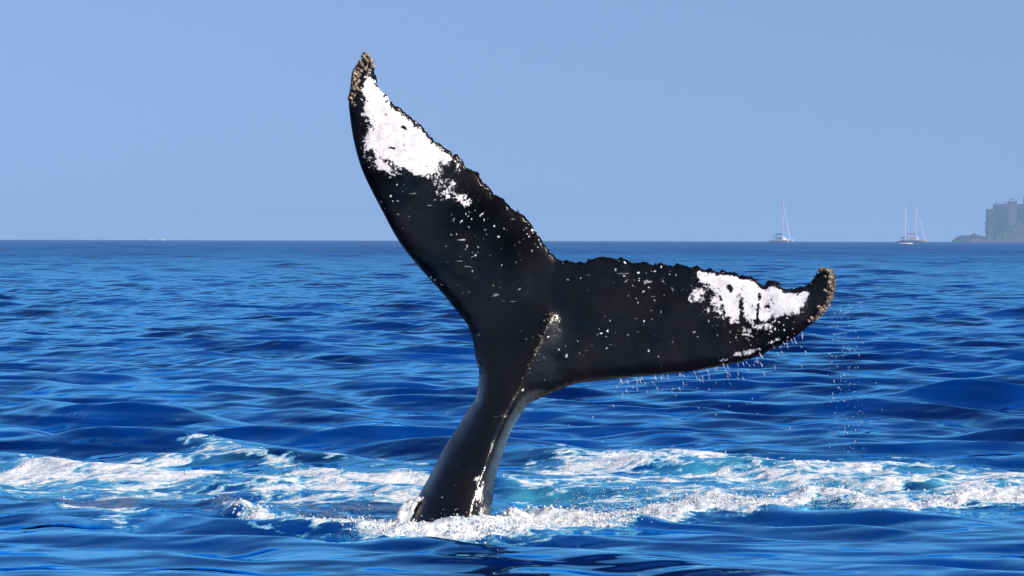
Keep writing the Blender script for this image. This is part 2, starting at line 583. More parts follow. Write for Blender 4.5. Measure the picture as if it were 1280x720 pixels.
def skin_material():
    m = NT('whale_skin')
    v = m.coords()
    wm = m.attr('white')
    spk = m.attr('speckle')
    n1 = m.noise(v, 9.0, 5, 0.68, 0.4)
    n2 = m.noise(v, 34.0, 3, 0.6)
    tear = m.noise(m.coords((16, 16, 9), (0, 0.6, 0)), 1.0, 4, 0.7)      # scars running with the flow
    n3 = m.noise(v, 75.0, 2, 0.6)
    s = m.math('ADD', m.math('MULTIPLY', n1, 0.36), m.math('ADD', m.math('MULTIPLY', n2, 0.36), m.math('MULTIPLY', n3, 0.20)))
    s = m.math('ADD', s, m.math('MULTIPLY', tear, 0.14))
    x = m.math('ADD', wm, m.math('MULTIPLY', m.math('SUBTRACT', s, 0.53), 2.9))
    white = m.math('MULTIPLY', m.ramp(x, 0.40, 0.60), m.ramp(wm, 0.03, 0.10))
    # pale round scars left by barnacles
    dots = None
    wob = m.n('ShaderNodeMix', data_type='VECTOR')
    wob.inputs['Factor'].default_value = 0.045
    wn_ = m.n('ShaderNodeTexNoise')
    m.l(v, wn_.inputs['Vector'])
    wn_.inputs['Scale'].default_value = 26.0
    wn_.inputs['Detail'].default_value = 3.0
    m.l(v, wob.inputs['A'])
    m.l(wn_.outputs['Color'], wob.inputs['B'])
    for sc, cut, rad in ((15.0, 0.80, 0.20), (28.0, 0.82, 0.28), (50.0, 0.86, 0.36)):
        vo = m.n('ShaderNodeTexVoronoi', feature='F1')
        m.l(wob.outputs['Result'], vo.inputs['Vector'])
        vo.inputs['Scale'].default_value = sc
        sep = m.n('ShaderNodeSeparateColor')
        m.l(vo.outputs['Color'], sep.inputs[0])
        on = m.math('GREATER_THAN', m.math('ADD', sep.outputs[0], m.math('MULTIPLY', m.math('SUBTRACT', spk, 0.5), 0.34)), cut)
        size = m.math('MULTIPLY', sep.outputs[1], rad)
        d = m.math('MULTIPLY', on, m.math('LESS_THAN', vo.outputs['Distance'], size))
        dots = d if dots is None else m.math('MAXIMUM', dots, d)
    clump = m.ramp(m.noise(v, 4.2, 2), 0.48, 0.60)
    dots = m.math('MULTIPLY', dots, m.math('MULTIPLY', clump, m.ramp(spk, 0.02, 0.3)))
    # thin scratches
    scr = m.noise(m.coords((3.0, 14, 26), (0, 0.9, 0)), 1.6, 2, 0.5, 0.2)
    scr = m.math('MULTIPLY', m.ramp(scr, 0.735, 0.76), m.math('MULTIPLY', spk, 0.7))
    allw = m.math('MAXIMUM', white, m.math('MAXIMUM', dots, scr))
    blotch = m.ramp(m.noise(v, 2.4, 5, 0.6), 0.35, 0.7)
    dark = m.mixc(blotch, rgb(0.0011, 0.0010, 0.0012), rgb(0.0105, 0.0060, 0.0032))
    pale = m.mixc(m.ramp(m.noise(v, 14.0, 5, 0.7, 0.5), 0.34, 0.62), rgb(0.66, 0.62, 0.61), rgb(0.90, 0.87, 0.84))
    m.l(m.mixc(allw, dark, pale), m.b.inputs['Base Color'])
    m.l(m.math('ADD', m.ramp(n1, 0.3, 0.7, 0.10, 0.27), m.math('MULTIPLY', allw, 0.25)), m.b.inputs['Roughness'])
    m.l(m.math('SUBTRACT', 0.46, m.math('MULTIPLY', spk, 0.36), clamp=True), m.b.inputs['Specular IOR Level'])
    h = m.math('ADD', m.math('MULTIPLY', n1, 0.02), m.math('MULTIPLY', n2, 0.008))
    h = m.math('ADD', h, m.math('MULTIPLY', m.noise(v, 90.0, 2), 0.0025))
    m.l(m.bump(h, 0.22, 1.0), m.b.inputs['Normal'])
    return m.mat


def build_whale():
    lead_l = spline(LEAD_L)
    lead_r = spline(LEAD_R)
    bl = resample(lead_l, 3.0)
    br = resample(lead_r, 3.0)
    bt = resample(TRAIL, 2.0)
    # ragged trailing edge
    nrm_ = np.gradient(bt, axis=0)
    nrm_ = np.stack([-nrm_[:, 1], nrm_[:, 0]], 1) / np.hypot(nrm_[:, 0], nrm_[:, 1])[:, None]
    jit = (fbm(np.arange(len(bt)) * 0.37, np.zeros(len(bt)), 3, 8) - 0.5) * 6.0
    fade = np.minimum(1, np.minimum(np.arange(len(bt)), np.arange(len(bt))[::-1]) / 14)
    bt = bt - nrm_ * (jit * fade)[:, None]
    B = np.vstack([bl[:-1], bt[:-1], br])
    nb = len(B)
    gx, gy = np.meshgrid(np.arange(428, 1050, 3.2), np.arange(60, 792, 3.2))
    gx = gx + (np.arange(gx.shape[0]) % 2)[:, None] * 1.6
    G = np.stack([gx.ravel(), gy.ravel()], 1)
    db, _, _ = poly_dist(G, B, True)
    G = G[inside(G, B) & (db > 2.0)]
    pts = [Vector(p) for p in np.vstack([B, G])]
    vo, eo, fo, ov, oe, of = delaunay_2d_cdt(pts, [(i, (i + 1) % nb) for i in range(nb)], [], 1, 1e-4)
    Q = np.array([(v.x, v.y) for v in vo])
    tri = np.array([f for f in fo if len(f) == 3], int)
    cen = Q[tri].mean(1)
    tri = tri[inside(cen, B)]
    db, _, _ = poly_dist(Q, B, True)
    edge = db < 0.02

    # ---- thickness of the blade: full, round leading edge, thin trailing edge
    def field(P):
        dl = np.minimum(poly_dist(P, resample(lead_l, 6))[0], poly_dist(P, resample(lead_r, 6))[0])
        dt = poly_dist(P, resample(TRAIL, 6))[0]
        c = dl + dt
        t = np.clip(dl / np.maximum(c, 1e-6), 0, 1)
        prof = 0.2969 * np.sqrt(t) - 0.126 * t - 0.3516 * t ** 2 + 0.2843 * t ** 3 - 0.098 * t ** 4
        cc = 150 * (1 - np.exp(-c / 150))
        blade = 5 * 0.15 * cc * prof + 2.6 * (1 - np.exp(-dt / 5.0)) * (1 - np.exp(-dl / 4.0))
        d, par, side = poly_dist(P, KEEL)
        k = np.arange(len(KEEL))
        left = side > 0
        w = np.where(left, np.interp(par, k, K_LEFT), np.interp(par, k, K_RIGHT))
        H = np.interp(par, k, K_HIGH)
        u = np.clip(d / w, 0, 1)
        low = np.where(left, (1 - u ** 1.35) ** 0.62, (1 - u ** 1.9) ** 0.7)
        high = (1 - u) ** 1.7
        b = smooth(2.2, 5.0, par)
        keel = H * (low * b + high * (1 - b))
        keel *= smooth(0.0, 1.2, par + 0.2) * (1 - np.exp(-dl / 3.0) * (1 - 0.0))
        return blade, keel

    blade, keel = field(Q)
    # smooth over the mesh so the crease of the keel stays soft
    A = np.concatenate([tri[:, [0, 1]], tri[:, [1, 2]], tri[:, [2, 0]]])
    A = np.concatenate([A, A[:, ::-1]])
    deg = np.bincount(A[:, 0], minlength=len(Q)).astype(float)
    zf = blade + keel
    for it in range(6):
        zs = np.bincount(A[:, 0], weights=zf[A[:, 1]], minlength=len(Q)) / np.maximum(deg, 1)
        zf = np.where(edge, 0, 0.5 * zf + 0.5 * zs)
    zb = 0.85 * blade + 0.9 * keel
    for it in range(4):
        zs = np.bincount(A[:, 0], weights=zb[A[:, 1]], minlength=len(Q)) / np.maximum(deg, 1)
        zb = np.where(edge, 0, 0.5 * zb + 0.5 * zs)
    zf[~edge] += (fbm(Q[~edge, 0] / 24, Q[~edge, 1] / 24, 3, 14) - 0.5) * 3.0
    # ---- carriage of the fluke: leaning back a little, tips curling forward
    S = D / F
    up = 655 - Q[:, 1]
    dep = 0.10 * np.clip(up, 0, None)
    tipd = np.hypot(Q[:, 0] - 690, Q[:, 1] - 380)
    leftside = Q[:, 0] < 690
    dep -= np.where(leftside, 60.0, 14.0) * np.clip((tipd - 40) / 330, 0, 1.2) ** 2
    # the very tip of the left lobe is twisted a little
    dep += 26 * smooth(120, 60, Q[:, 1]) * leftside

    def lift3(offset):
        return pixa(Q, D + (dep + offset) * S)

    Vf = lift3(-zf)
    inner = np.nonzero(~edge)[0]
    Vb = lift3(zb)[inner]
    remap = np.arange(len(Q))
    remap[inner] = len(Q) + np.arange(len(inner))
    V = np.vstack([Vf, Vb])
    bt_ = remap[tri]
    # front faces must look at the camera
    a, b, c = Vf[tri[0]]
    nrm0 = np.cross(b - a, c - a)
    ft = tri if nrm0[1] < 0 else tri[:, ::-1]
    bk = bt_[:, ::-1] if nrm0[1] < 0 else bt_
    faces = np.vstack([ft, bk])

    # ---- where the pale patches and the scars are
    def sd(poly):
        d, _, _ = poly_dist(Q, poly, True)
        return np.where(inside(Q, poly), d, -d)

    def blob(x, y, rx, ry, ang=0.0):
        c_, s_ = math.cos(ang), math.sin(ang)
        X, Y = Q[:, 0] - x, Q[:, 1] - y
        return np.exp(-((X * c_ + Y * s_) / rx) ** 2 - ((-X * s_ + Y * c_) / ry) ** 2)

    white = np.maximum(smooth(-20, 13, sd(WHITE_L)), smooth(-17, 12, sd(WHITE_R)))
    white = np.minimum(white, 0.77)
    for bx_, by_, rx, ry, an, am in [(556, 238, 22, 24, 0.3, 0.46), (572, 208, 18, 12, 0.6, 0.50), (480, 205, 36, 13, 0.5, 0.56),
                                     (462, 190, 8, 22, -0.3, 0.40), (450, 140, 5, 22, 0, 0.42), (578, 250, 16, 12, 0.2, 0.50),
                                     (872, 368, 18, 16, 0, 0.50), (888, 385, 16, 13, 0, 0.48), (955, 408, 34, 10, -0.25, 0.56),
                                     (975, 398, 16, 10, 0, 0.44), (932, 441, 22, 4.5, -0.22, 0.75), (964, 428, 20, 4, -0.4, 0.55),
                                     (1003, 368, 9, 5, 0, 0.8), (905, 449, 16, 3, -0.1, 0.46), (845, 360, 12, 8, 0, 0.34), (790, 352, 40, 4, 0, 0.30),
                                     (600, 615, 7, 26, 0.25, 0.56), (603, 640, 6, 20, 0.2, 0.58), (596, 600, 6, 14, 0.3, 0.45)]:
        white = np.maximum(white, am * blob(bx_, by_, rx, ry, an))
    for pts_, w, am in [([(926, 376), (927, 400)], 2.6, 0.7), ([(949, 369), (946, 402)], 1.8, 0.75), ([(899, 360), (905, 392)], 2.0, 0.5),
                        ([(911, 357), (914, 364)], 2.6, 0.8), ([(503, 158), (506, 160)], 2.8, 0.9), ([(958, 382), (962, 383)], 1.8, 0.7),
                        ([(478, 130), (484, 150)], 1.2, 0.2), ([(485, 186), (497, 184)], 1.8, 0.6)]:
        d, _, _ = poly_dist(Q, pts_)
        white = white * (1 - am * np.exp(-(d / w) ** 2))
    dtr = poly_dist(Q, resample(TRAIL, 6))[0]
    white *= np.where((Q[:, 0] > 488), smooth(1.5, 7, dtr), 1.0)
    speck = 0.5 + 0 * white
    speck = np.maximum(speck, 1.15 * np.maximum(blob(600, 260, 80, 70), blob(640, 300, 60, 60)))
    speck = np.maximum(speck, 1.15 * np.maximum(blob(475, 220, 34, 44), blob(950, 415, 80, 30)))
    speck = np.maximum(speck, 0.75 * blob(820, 370, 120, 45))
    speck *= 1 - 0.85 * smooth(430, 520, Q[:, 1]) * (Q[:, 0] < 700)
    speck *= 1 - 0.8 * blob(640, 440, 60, 60)
    speck = np.maximum(speck, 1.0 * np.exp(-(poly_dist(Q, KEEL[1:6])[0] / 6) ** 2) * 0.8)
    wa = np.concatenate([white, 0 * white[inner]])
    sa = np.concatenate([speck, speck[inner]])
    base = pix(575, 655, D)
    base.z = 0
    root = empty('whale', base)
    off = np.array(base)
    body = mesh_np('body', V - off, faces, skin_material(), root, attrs={'white': wa, 'speckle': sa})
    tag(root, 'black whale tail raised from the water with white patched flukes', 'whale')

    # ---- barnacles: crusts on both tips and a few down the keel
    bmx = NT('barnacle_shell')
    vv = bmx.coords()
    bn = bmx.noise(vv, 42, 3)
    bmx.l(bmx.mixc(bmx.ramp(bn, 0.42, 0.72), rgb(0.07, 0.042, 0.02), rgb(0.52, 0.41, 0.28)), bmx.b.inputs['Base Color'])
    bmx.b.inputs['Roughness'].default_value = 0.45
    ring = 7
    cv = []
    for rr_, hh in ((1.0, -0.3), (0.86, 0.45), (0.55, 0.95), (0.34, 0.75), (0.18, 0.35)):
        for t in range(ring):
            a_ = 2 * math.pi * t / ring
            cv.append((rr_ * math.cos(a_), rr_ * math.sin(a_), hh))
    cf = [(r_ * ring + t, r_ * ring + (t + 1) % ring, (r_ + 1) * ring + (t + 1) % ring, (r_ + 1) * ring + t) for r_ in range(4) for t in range(ring)]
    cv = np.array(cv)
    cf = np.array(cf)
    tree_pts = Q
    tree_v = Vf

    def crust(name, samples, smin, smax, label):
        vs, fs = [], []
        for (qx, qy, side) in samples:
            k = int(np.argmin((tree_pts[:, 0] - qx) ** 2 + (tree_pts[:, 1] - qy) ** 2))
            p = tree_v[k] + np.array([(qx - tree_pts[k, 0]) * S, -0.01, -(qy - tree_pts[k, 1]) * S])
            nx = side[0] + rng.normal(0, 0.4)
            nz_ = side[1] + rng.normal(0, 0.4)
            nv = Vector((nx, -0.9 + rng.normal(0, 0.4), nz_)).normalized()
            rot = np.array(nv.to_track_quat('Z', 'Y').to_matrix())
            sc = smin + (smax - smin) * rng.random() ** 2
            ve = (cv * np.array([1, 1, rng.uniform(0.8, 1.5)])) * sc @ rot.T + p - off
            fs.append(cf + len(vs) * len(cv))
            vs.append(ve)
        o = mesh_np(name, np.vstack(vs), np.vstack(fs), bmx.mat, root, shade=False)
        tag(o, label=label, kind='stuff')

    L = []
    lp = resample([(440, 132), (437, 124), (439, 108), (442, 90), (450, 77), (458, 68), (464, 75), (467, 86)], 1.0)
    for k in range(230):
        i = int(rng.random() ** 0.9 * (len(lp) - 1))
        q = lp[i]
        inx = min(9, abs(rng.normal(0, 4.5)) * (0.5 + 0.8 * min(1, i / 40))) if i < 66 else -abs(rng.normal(0, 1.5))
        L.append((q[0] + inx * 0.9, q[1] + inx * 0.5, (-0.6, 0.3)))
    crust('barnacle_crust', L, 0.005, 0.019, 'tan barnacle crust on the tip of the upright fluke')
    Rr = []
    rp = resample([(1030, 337), (1040, 338), (1043, 348), (1041, 367), (1036, 381), (1025, 395), (1016, 402)], 1.0)
    for k in range(230):
        q = rp[int(rng.random() ** 1.1 * (len(rp) - 1))]
        inx = abs(rng.normal(0, 4.5))
        Rr.append((q[0] - inx * 0.9, q[1] + inx * 0.1, (0.7, 0.1)))
    crust('barnacle_crust', Rr, 0.005, 0.020, 'tan barnacle crust on the tip of the level fluke')
    Kk = []
    kp = resample(KEEL[1:4], 1.0)
    for k in range(34):
        i = int(rng.random() ** 3.5 * (len(kp) - 1))
        q = kp[i]
        Kk.append((q[0] + rng.normal(1, 3), q[1] + rng.normal(0, 2), (0.3, 0.1)))
    crust('barnacle_crust', Kk, 0.003, 0.009, 'small pale barnacles at the head of the keel')
    # knobs along the trailing edge
    Tt = []
    for k in range(55):
        q = bt[int(rng.random() * (len(bt) - 1))]
        Tt.append((q[0] + rng.normal(0, 1.2), q[1] + 1.5 + rng.normal(0, 1.2), (0, 0.5)))
    dk = NT('edge_knob')
    dk.l(dk.mixc(dk.noise(dk.coords(), 40, 2), rgb(0.003, 0.003, 0.003), rgb(0.012, 0.010, 0.008)), dk.b.inputs['Base Color'])
    dk.b.inputs['Roughness'].default_value = 0.3
    keep = bmx.mat
    bmx.mat = dk.mat
    crust('edge_knobs', Tt, 0.005, 0.013, 'dark knobs along the ragged trailing edge')
    bmx.mat = keep
    return root


whale = build_whale()

# ------------------------------------------------------------------ spray and drops
def blob_shape():
    bm = bmesh.new()
    bmesh.ops.create_icosphere(bm, subdivisions=1, radius=1.0)
    V = np.array([v.co[:] for v in bm.verts])
    Fc = np.array([[v.index for v in f.verts] for f in bm.faces])
    bm.free()
    return V, Fc


BV, BF = blob_shape()


def blobs(name, P, size, mat, stretch=None):
    n = len(P)
    size = np.asarray(size)
    Vv = BV[None] * size[:, None, None]
    if stretch is not None:
        Vv = Vv + (BV[None] @ np.array([0, 0, 1.0]))[..., None] * stretch[:, None, :]
    else:
        Vv = Vv * rng.uniform(0.6, 1.4, (n, 1, 3))
    Vv = Vv + P[:, None, :]
    Fc = (BF[None] + (np.arange(n) * len(BV))[:, None, None]).reshape(-1, 3)
    return mesh_np(name, Vv.reshape(-1, 3), Fc, mat)


drop = NT('water_drop')
drop.b.inputs['Base Color'].default_value = rgb(0.86, 0.92, 0.97)
drop.b.inputs['Roughness'].default_value = 0.12
drop.b.inputs['IOR'].default_value = 1.33
dn = drop.noise(drop.coords(), 3.0, 2)
drop.l(drop.ramp(dn, 0.3, 0.7, 0.35, 0.7), drop.b.inputs['Transmission Weight'])
froth = NT('sea_froth')
froth.l(froth.mixc(froth.noise(froth.coords(), 20, 3), rgb(0.42, 0.44, 0.46), rgb(0.74, 0.72, 0.69)), froth.b.inputs['Base Color'])
froth.b.inputs['Roughness'].default_value = 0.5

# froth thrown up along the rolling lip
sme = sea.data
co = np.empty(len(sme.vertices) * 3, np.float32)
sme.vertices.foreach_get('co', co)
co = co.reshape(-1, 3)
fo_ = np.empty(len(sme.vertices), np.float32)
sme.attributes['foam'].data.foreach_get('value', fo_)
sel = np.nonzero((fo_ > 0.4) & (np.abs(co[:, 0] / co[:, 1]) < 0.19))[0]
px_, py_ = ground_to_pix(co[sel, 0].astype(float), co[sel, 1].astype(float))
rd = stroke(np.stack([px_, py_], 1), FRONT_RIDGE, 8)
wgt = rd ** 1.5 * (0.3 + fbm(co[sel, 0] * 2.2, co[sel, 1] * 2.2, 3, 5) ** 2 * 3) + 0.03
wgt *= 1 + 1.6 * np.exp(-((px_ - 760) / 110) ** 2) + 1.2 * np.exp(-((px_ - 430) / 130) ** 2)
pick = rng.choice(len(sel), 3600, p=wgt / wgt.sum())
Pf = co[sel[pick]].astype(float)
hgt = rng.exponential(0.014, len(pick)) * (0.4 + rd[pick])
Pf += np.stack([rng.normal(0, 0.015, len(pick)), rng.normal(0, 0.02, len(pick)), hgt], 1)
sf = blobs('foam_froth', Pf, np.where(hgt > 0.02, 0.0028, 0.0065) * rng.uniform(0.5, 1.6, len(pick)), froth.mat)
tag(sf, 'white froth and droplets along the breaking lip around the tail', 'sea foam', kind='stuff')

# fans of spray: left of the peduncle foot, and the burst right of it
S0 = D / F


def spray(n, x0, x1, ybase, hmean, depth, spread):
    px = rng.uniform(x0, x1, n)
    py = ybase - rng.exponential(hmean, n)
    Yd = depth + rng.normal(0, spread, n)
    return pixa(np.stack([px, py], 1), Yd)


parts = [spray(1500, 712, 842, 655, 15, 22.3, 0.25), spray(350, 640, 720, 660, 8, 21.8, 0.2), spray(300, 880, 1010, 632, 7, 23.0, 0.3),
         spray(400, 1000, 1100, 634, 8, 23.0, 0.3), spray(250, 300, 480, 655, 6, 22.0, 0.2)]
Ps = np.vstack(parts)
sp = blobs('splash_spray', Ps, 0.0028 * rng.uniform(0.5, 1.6, len(Ps)), drop.mat)
tag(sp, 'fine bright spray thrown up beside the foot of the tail', 'spray', kind='stuff')

# drops falling from the level fluke
Pd = []
st = []
for k in range(135):                       # the stream under the tip
    y_ = 375 + 190 * rng.random() ** 0.8
    Pd.append((1055 + (y_ - 380) * 0.03 + rng.normal(0, 13), y_))
    st.append((0.0, 0.0035))
for k in range(120):                       # drips from the lower edge
    x_ = rng.uniform(770, 1005)
    ye = np.interp(x_, [712, 780, 862, 940, 1012], [484, 473, 465, 448, 408])
    Pd.append((x_ + rng.normal(0, 3), ye + 2 + rng.exponential(9)))
    st.append((0.005, 0.013))
for k in range(25):
    Pd.append((rng.uniform(700, 1090), rng.uniform(470, 570)))
    st.append((0.001, 0.005))
Pd = np.array(Pd)
st = np.array(st)
P3 = pixa(Pd, D + rng.normal(-0.05, 0.12, len(Pd)))
drp = blobs('water_drops', P3, 0.0021 * rng.uniform(0.5, 1.9, len(Pd)), drop.mat,
            stretch=np.stack([-st[:, 0] * rng.uniform(0.5, 2, len(st)), 0 * st[:, 0], st[:, 1] * rng.uniform(0.2, 1.6, len(st))], 1))
tag(drp, 'water drops falling from the level fluke to the sea', 'drops', kind='stuff')

# splash tongue climbing the left foot of the peduncle
def splash_tongue(name, pts, depth, label):
    pts = np.array(pts, float)
    t = np.linspace(0, len(pts) - 1, 34)
    line = np.stack([np.interp(t, np.arange(len(pts)), pts[:, k]) for k in range(3)], 1)
    vs, fs = [], []
    ring = 26
    for i, (x_, y_, w_) in enumerate(line):
        c = pix(x_, y_, depth)
        for k in range(ring):
            a = 2 * math.pi * k / ring
            ca, sa = math.cos(a), math.sin(a)
            n_ = fbm(np.array([ca * 2.2 + i * 0.16]), np.array([sa * 2.2 + i * 0.11 + 7]), 4, 12, 0.75)[0]
            j_ = 0.25 + 1.5 * n_
            vs.append((c.x + ca * w_ * S0 * j_, c.y + sa * w_ * S0 * 0.8 * j_, c.z + (n_ - 0.5) * 0.08))
    for i in range(len(line) - 1):
        for k in range(ring):
            fs.append((i * ring + k, i * ring + (k + 1) % ring, (i + 1) * ring + (k + 1) % ring, (i + 1) * ring + k))
    o = mesh_np(name, np.array(vs), np.array(fs), froth.mat)
    tag(o, label, 'splash')
    return o


splash_tongue('splash', [(492, 676, 24), (496, 664, 19), (502, 653, 15), (508, 643, 11), (512, 634, 8), (517, 627, 6), (525, 624, 3.5), (532, 626, 0.8)], 21.72,
              'white splash tongue climbing the left foot of the tail')
splash_tongue('splash', [(662, 664, 24), (656, 656, 20), (650, 648, 15), (646, 642, 9), (641, 638, 5), (634, 637, 0.8)], 21.85,
              'small torn splash of water just right of the tail foot')

# ------------------------------------------------------------------ far boats
def box(bm, cx, cy, cz, sx, sy, sz, taper=1.0, rot=None):
    r = bmesh.ops.create_cube(bm, size=1.0)
    for v in r['verts']:
        if v.co.z > 0:
            v.co.x *= taper
            v.co.y *= taper
        v.co = Vector((v.co.x * sx, v.co.y * sy, v.co.z * sz))
        if rot:
            v.co = rot @ v.co
        v.co += Vector((cx, cy, cz))


def rod(bm, a, b, r0, r1=None, seg=8):
    a, b = Vector(a), Vector(b)
    r1 = r0 if r1 is None else r1
    q = (b - a).to_track_quat('Z', 'Y')
    ra, rb = [], []
    for t in range(seg):
        an = 2 * math.pi * t / seg
        u = q @ Vector((math.cos(an), math.sin(an), 0))
        ra.append(bm.verts.new(a + u * r0))
        rb.append(bm.verts.new(b + u * r1))
    for t in range(seg):
        bm.faces.new((ra[t], ra[(t + 1) % seg], rb[(t + 1) % seg], rb[t]))
    bm.faces.new(ra[::-1])
    bm.faces.new(rb)


def hull_bm(L, W, H, y0=0.0):
    bm = bmesh.new()
    rows = []
    for i in range(13):
        t = i / 12
        w = W / 2 * (1 - max(0, (t - 0.45) / 0.55) ** 2.2) * (0.85 + 0.15 * min(1, t * 4))
        sheer = H * (1 + 0.25 * t ** 2)
        xk = (t - 0.5) * L
        row = []
        for (fy, fz) in ((-1, 1), (-0.92, 0.35), (-0.5, -0.2), (0, -0.35), (0.5, -0.2), (0.92, 0.35), (1, 1)):
            row.append(bm.verts.new((xk + 0.06 * L * t * max(0, fz), y0 + fy * max(w, 0.04), fz * sheer)))
        rows.append(row)
    for i in range(12):
        for k in range(6):
            bm.faces.new((rows[i][k], rows[i][k + 1], rows[i + 1][k + 1], rows[i + 1][k]))
        bm.faces.new((rows[i][6], rows[i][0], rows[i + 1][0], rows[i + 1][6]))
    bm.faces.new(rows[0][::-1])
    bm.faces.new(rows[12])
    return bm


white_paint = plain('boat_gelcoat', (0.80, 0.79, 0.77), 0.35, 0.5, 0.08, 1.0)
mast_metal = plain('mast_metal', (0.66, 0.62, 0.60), 0.4, 0.5, 0.1, 1.0)
dark_glass = plain('boat_glass', (0.03, 0.04, 0.05), 0.15, 0.6, 0.2, 1.0)
blue_canvas = plain('blue_canvas', (0.05, 0.16, 0.34), 0.8, 0.2, 0.2, 1.0)
dark_hull = plain('dark_hull', (0.27, 0.28, 0.32), 0.4, 0.5, 0.15, 1.0)
tan_canvas = plain('tan_canvas', (0.42, 0.30, 0.24), 0.8, 0.2, 0.2, 1.0)


def drop_at(r):
    return -r * r / (2 * R_EARTH)


def catamaran(px, Y, mast_px, rz, hull_mat, cover_mat, L, label):
    s = Y / F
    p = pix(px, 300, Y)
    root = empty('sailing_catamaran', (p.x, Y, drop_at(Y) + 0.3), rz)
    W = 0.5 * L
    for sgn in (-1, 1):
        obj_bm('hull', hull_bm(L, 0.13 * L, 0.095 * L, sgn * W * 0.42), hull_mat, root, True)
    bm = bmesh.new()
    box(bm, -0.04 * L, 0, 0.10 * L, 0.66 * L, W * 0.86, 0.05 * L)
    obj_bm('bridge_deck', bm, hull_mat, root)
    bm = bmesh.new()
    box(bm, -0.04 * L, 0, 0.175 * L, 0.42 * L, W * 0.66, 0.105 * L, 0.82)
    cab = obj_bm('cabin', bm, white_paint, root)
    bm = bmesh.new()
    for sgn in (-1, 1):
        box(bm, -0.04 * L, sgn * W * 0.305, 0.18 * L, 0.30 * L, 0.03, 0.04 * L)
    box(bm, 0.153 * L, 0, 0.18 * L, 0.05, W * 0.46, 0.04 * L)
    obj_bm('window_band', bm, dark_glass, cab)
    bm = bmesh.new()
    box(bm, -0.33 * L, 0, 0.26 * L, 0.22 * L, W * 0.6, 0.02 * L)
    for sx, sy in ((-0.42, -1), (-0.42, 1), (-0.25, -1), (-0.25, 1)):
        rod(bm, (sx * L, sy * W * 0.27, 0.12 * L), (sx * L, sy * W * 0.27, 0.26 * L), 0.06)
    obj_bm('bimini', bm, cover_mat, root)
    H = mast_px * s
    bm = bmesh.new()
    rod(bm, (0.06 * L, 0, 0.2 * L), (0.06 * L, 0, H), 0.28, 0.18)
    obj_bm('mast', bm, mast_metal, root)
    bm = bmesh.new()
    rod(bm, (0.06 * L, 0, 0.34 * L), (-0.36 * L, 0, 0.36 * L), 0.14, 0.12)
    boom = obj_bm('boom', bm, mast_metal, root)
    bm = bmesh.new()
    rod(bm, (0.03 * L, 0, 0.375 * L), (-0.34 * L, 0, 0.385 * L), 0.42, 0.24)
    obj_bm('furled_sail', bm, cover_mat, boom)
    bm = bmesh.new()
    rod(bm, (0.48 * L, 0, 0.13 * L), (0.075 * L, 0, 0.93 * H), 0.16, 0.10)
    obj_bm('furled_jib', bm, white_paint, root)
    for sgn in (-1, 1):
        bm = bmesh.new()
        rod(bm, (-0.02 * L, sgn * W * 0.45, 0.12 * L), (0.06 * L, 0, 0.9 * H), 0.03)
        obj_bm('shroud', bm, mast_metal, root)
    bm = bmesh.new()
    rod(bm, (0.06 * L, -0.07 * L, 0.55 * H), (0.06 * L, 0.07 * L, 0.55 * H), 0.09)
    obj_bm('spreader', bm, mast_metal, root)
    tag(root, label, 'sailboat', 'sailboats on the horizon')
    return root


catamaran(977, 2000, 53, math.radians(-38), white_paint, blue_canvas, 13.5, 'white sailing catamaran with bare mast, far from the other sailboats')
catamaran(1143, 2150, 47, math.radians(-20), dark_hull, tan_canvas, 15.5, 'dark hulled sailboat with brownish mast beside the pale masted one')


def sloop(px, Y, mast_px, rz, label):
    s = Y / F
    p = pix(px, 300, Y)
    root = empty('sailing_yacht', (p.x, Y, drop_at(Y) + 0.3), rz)
    L = 13.0
    obj_bm('hull', hull_bm(L, 0.30 * L, 0.085 * L), white_paint, root, True)
    bm = bmesh.new()
    box(bm, 0.02 * L, 0, 0.12 * L, 0.4 * L, 0.17 * L, 0.06 * L, 0.8)
    cab = obj_bm('cabin', bm, white_paint, root)
    bm = bmesh.new()
    for sgn in (-1, 1):
        box(bm, 0.02 * L, sgn * 0.08 * L, 0.12 * L, 0.3 * L, 0.05, 0.022 * L)
    obj_bm('window_band', bm, dark_glass, cab)
    H = mast_px * s
    bm = bmesh.new()
    rod(bm, (0.1 * L, 0, 0.1 * L), (0.1 * L, 0, H), 0.28, 0.2)
    obj_bm('mast', bm, white_paint, root)
    bm = bmesh.new()
    rod(bm, (0.1 * L, 0, 0.22 * L), (-0.3 * L, 0, 0.22 * L), 0.13)
    boom = obj_bm('boom', bm, mast_metal, root)
    bm = bmesh.new()
    rod(bm, (0.08 * L, 0, 0.25 * L), (-0.28 * L, 0, 0.25 * L), 0.3, 0.2)
    obj_bm('furled_sail', bm, blue_canvas, boom)
    bm = bmesh.new()
    rod(bm, (0.5 * L, 0, 0.11 * L), (0.11 * L, 0, 0.95 * H), 0.14, 0.08)
    obj_bm('furled_jib', bm, white_paint, root)
    tag(root, label, 'sailboat', 'sailboats on the horizon')
    return root


sloop(1130, 2320, 49, math.radians(-60), 'slim sailing yacht with pale mast beside the dark hulled sailboat')

# small breaking crests far out
def whitecap(px, py, Y, w, h, label, lift=0.0):
    p = pix(px, py, Y)
    bm = bmesh.new()
    bmesh.ops.create_icosphere(bm, subdivisions=3, radius=1.0)
    for v in bm.verts:
        q = v.co.copy()
        n_ = 0.6 + 0.8 * vnoise(np.array([q.x * 4 + px]), np.array([q.z * 3 + q.y * 3]), 4)[0]
        v.co = Vector((q.x * w * n_, q.y * w * 0.3, max(q.z, -0.3) * h * n_))
    o = obj_bm('breaking_crest', bm, froth.mat, None, True)
    o.location = (p.x, Y, drop_at(Y) + 0.1 + lift)
    tag(o, label, 'whitecap', 'whitecaps far out')


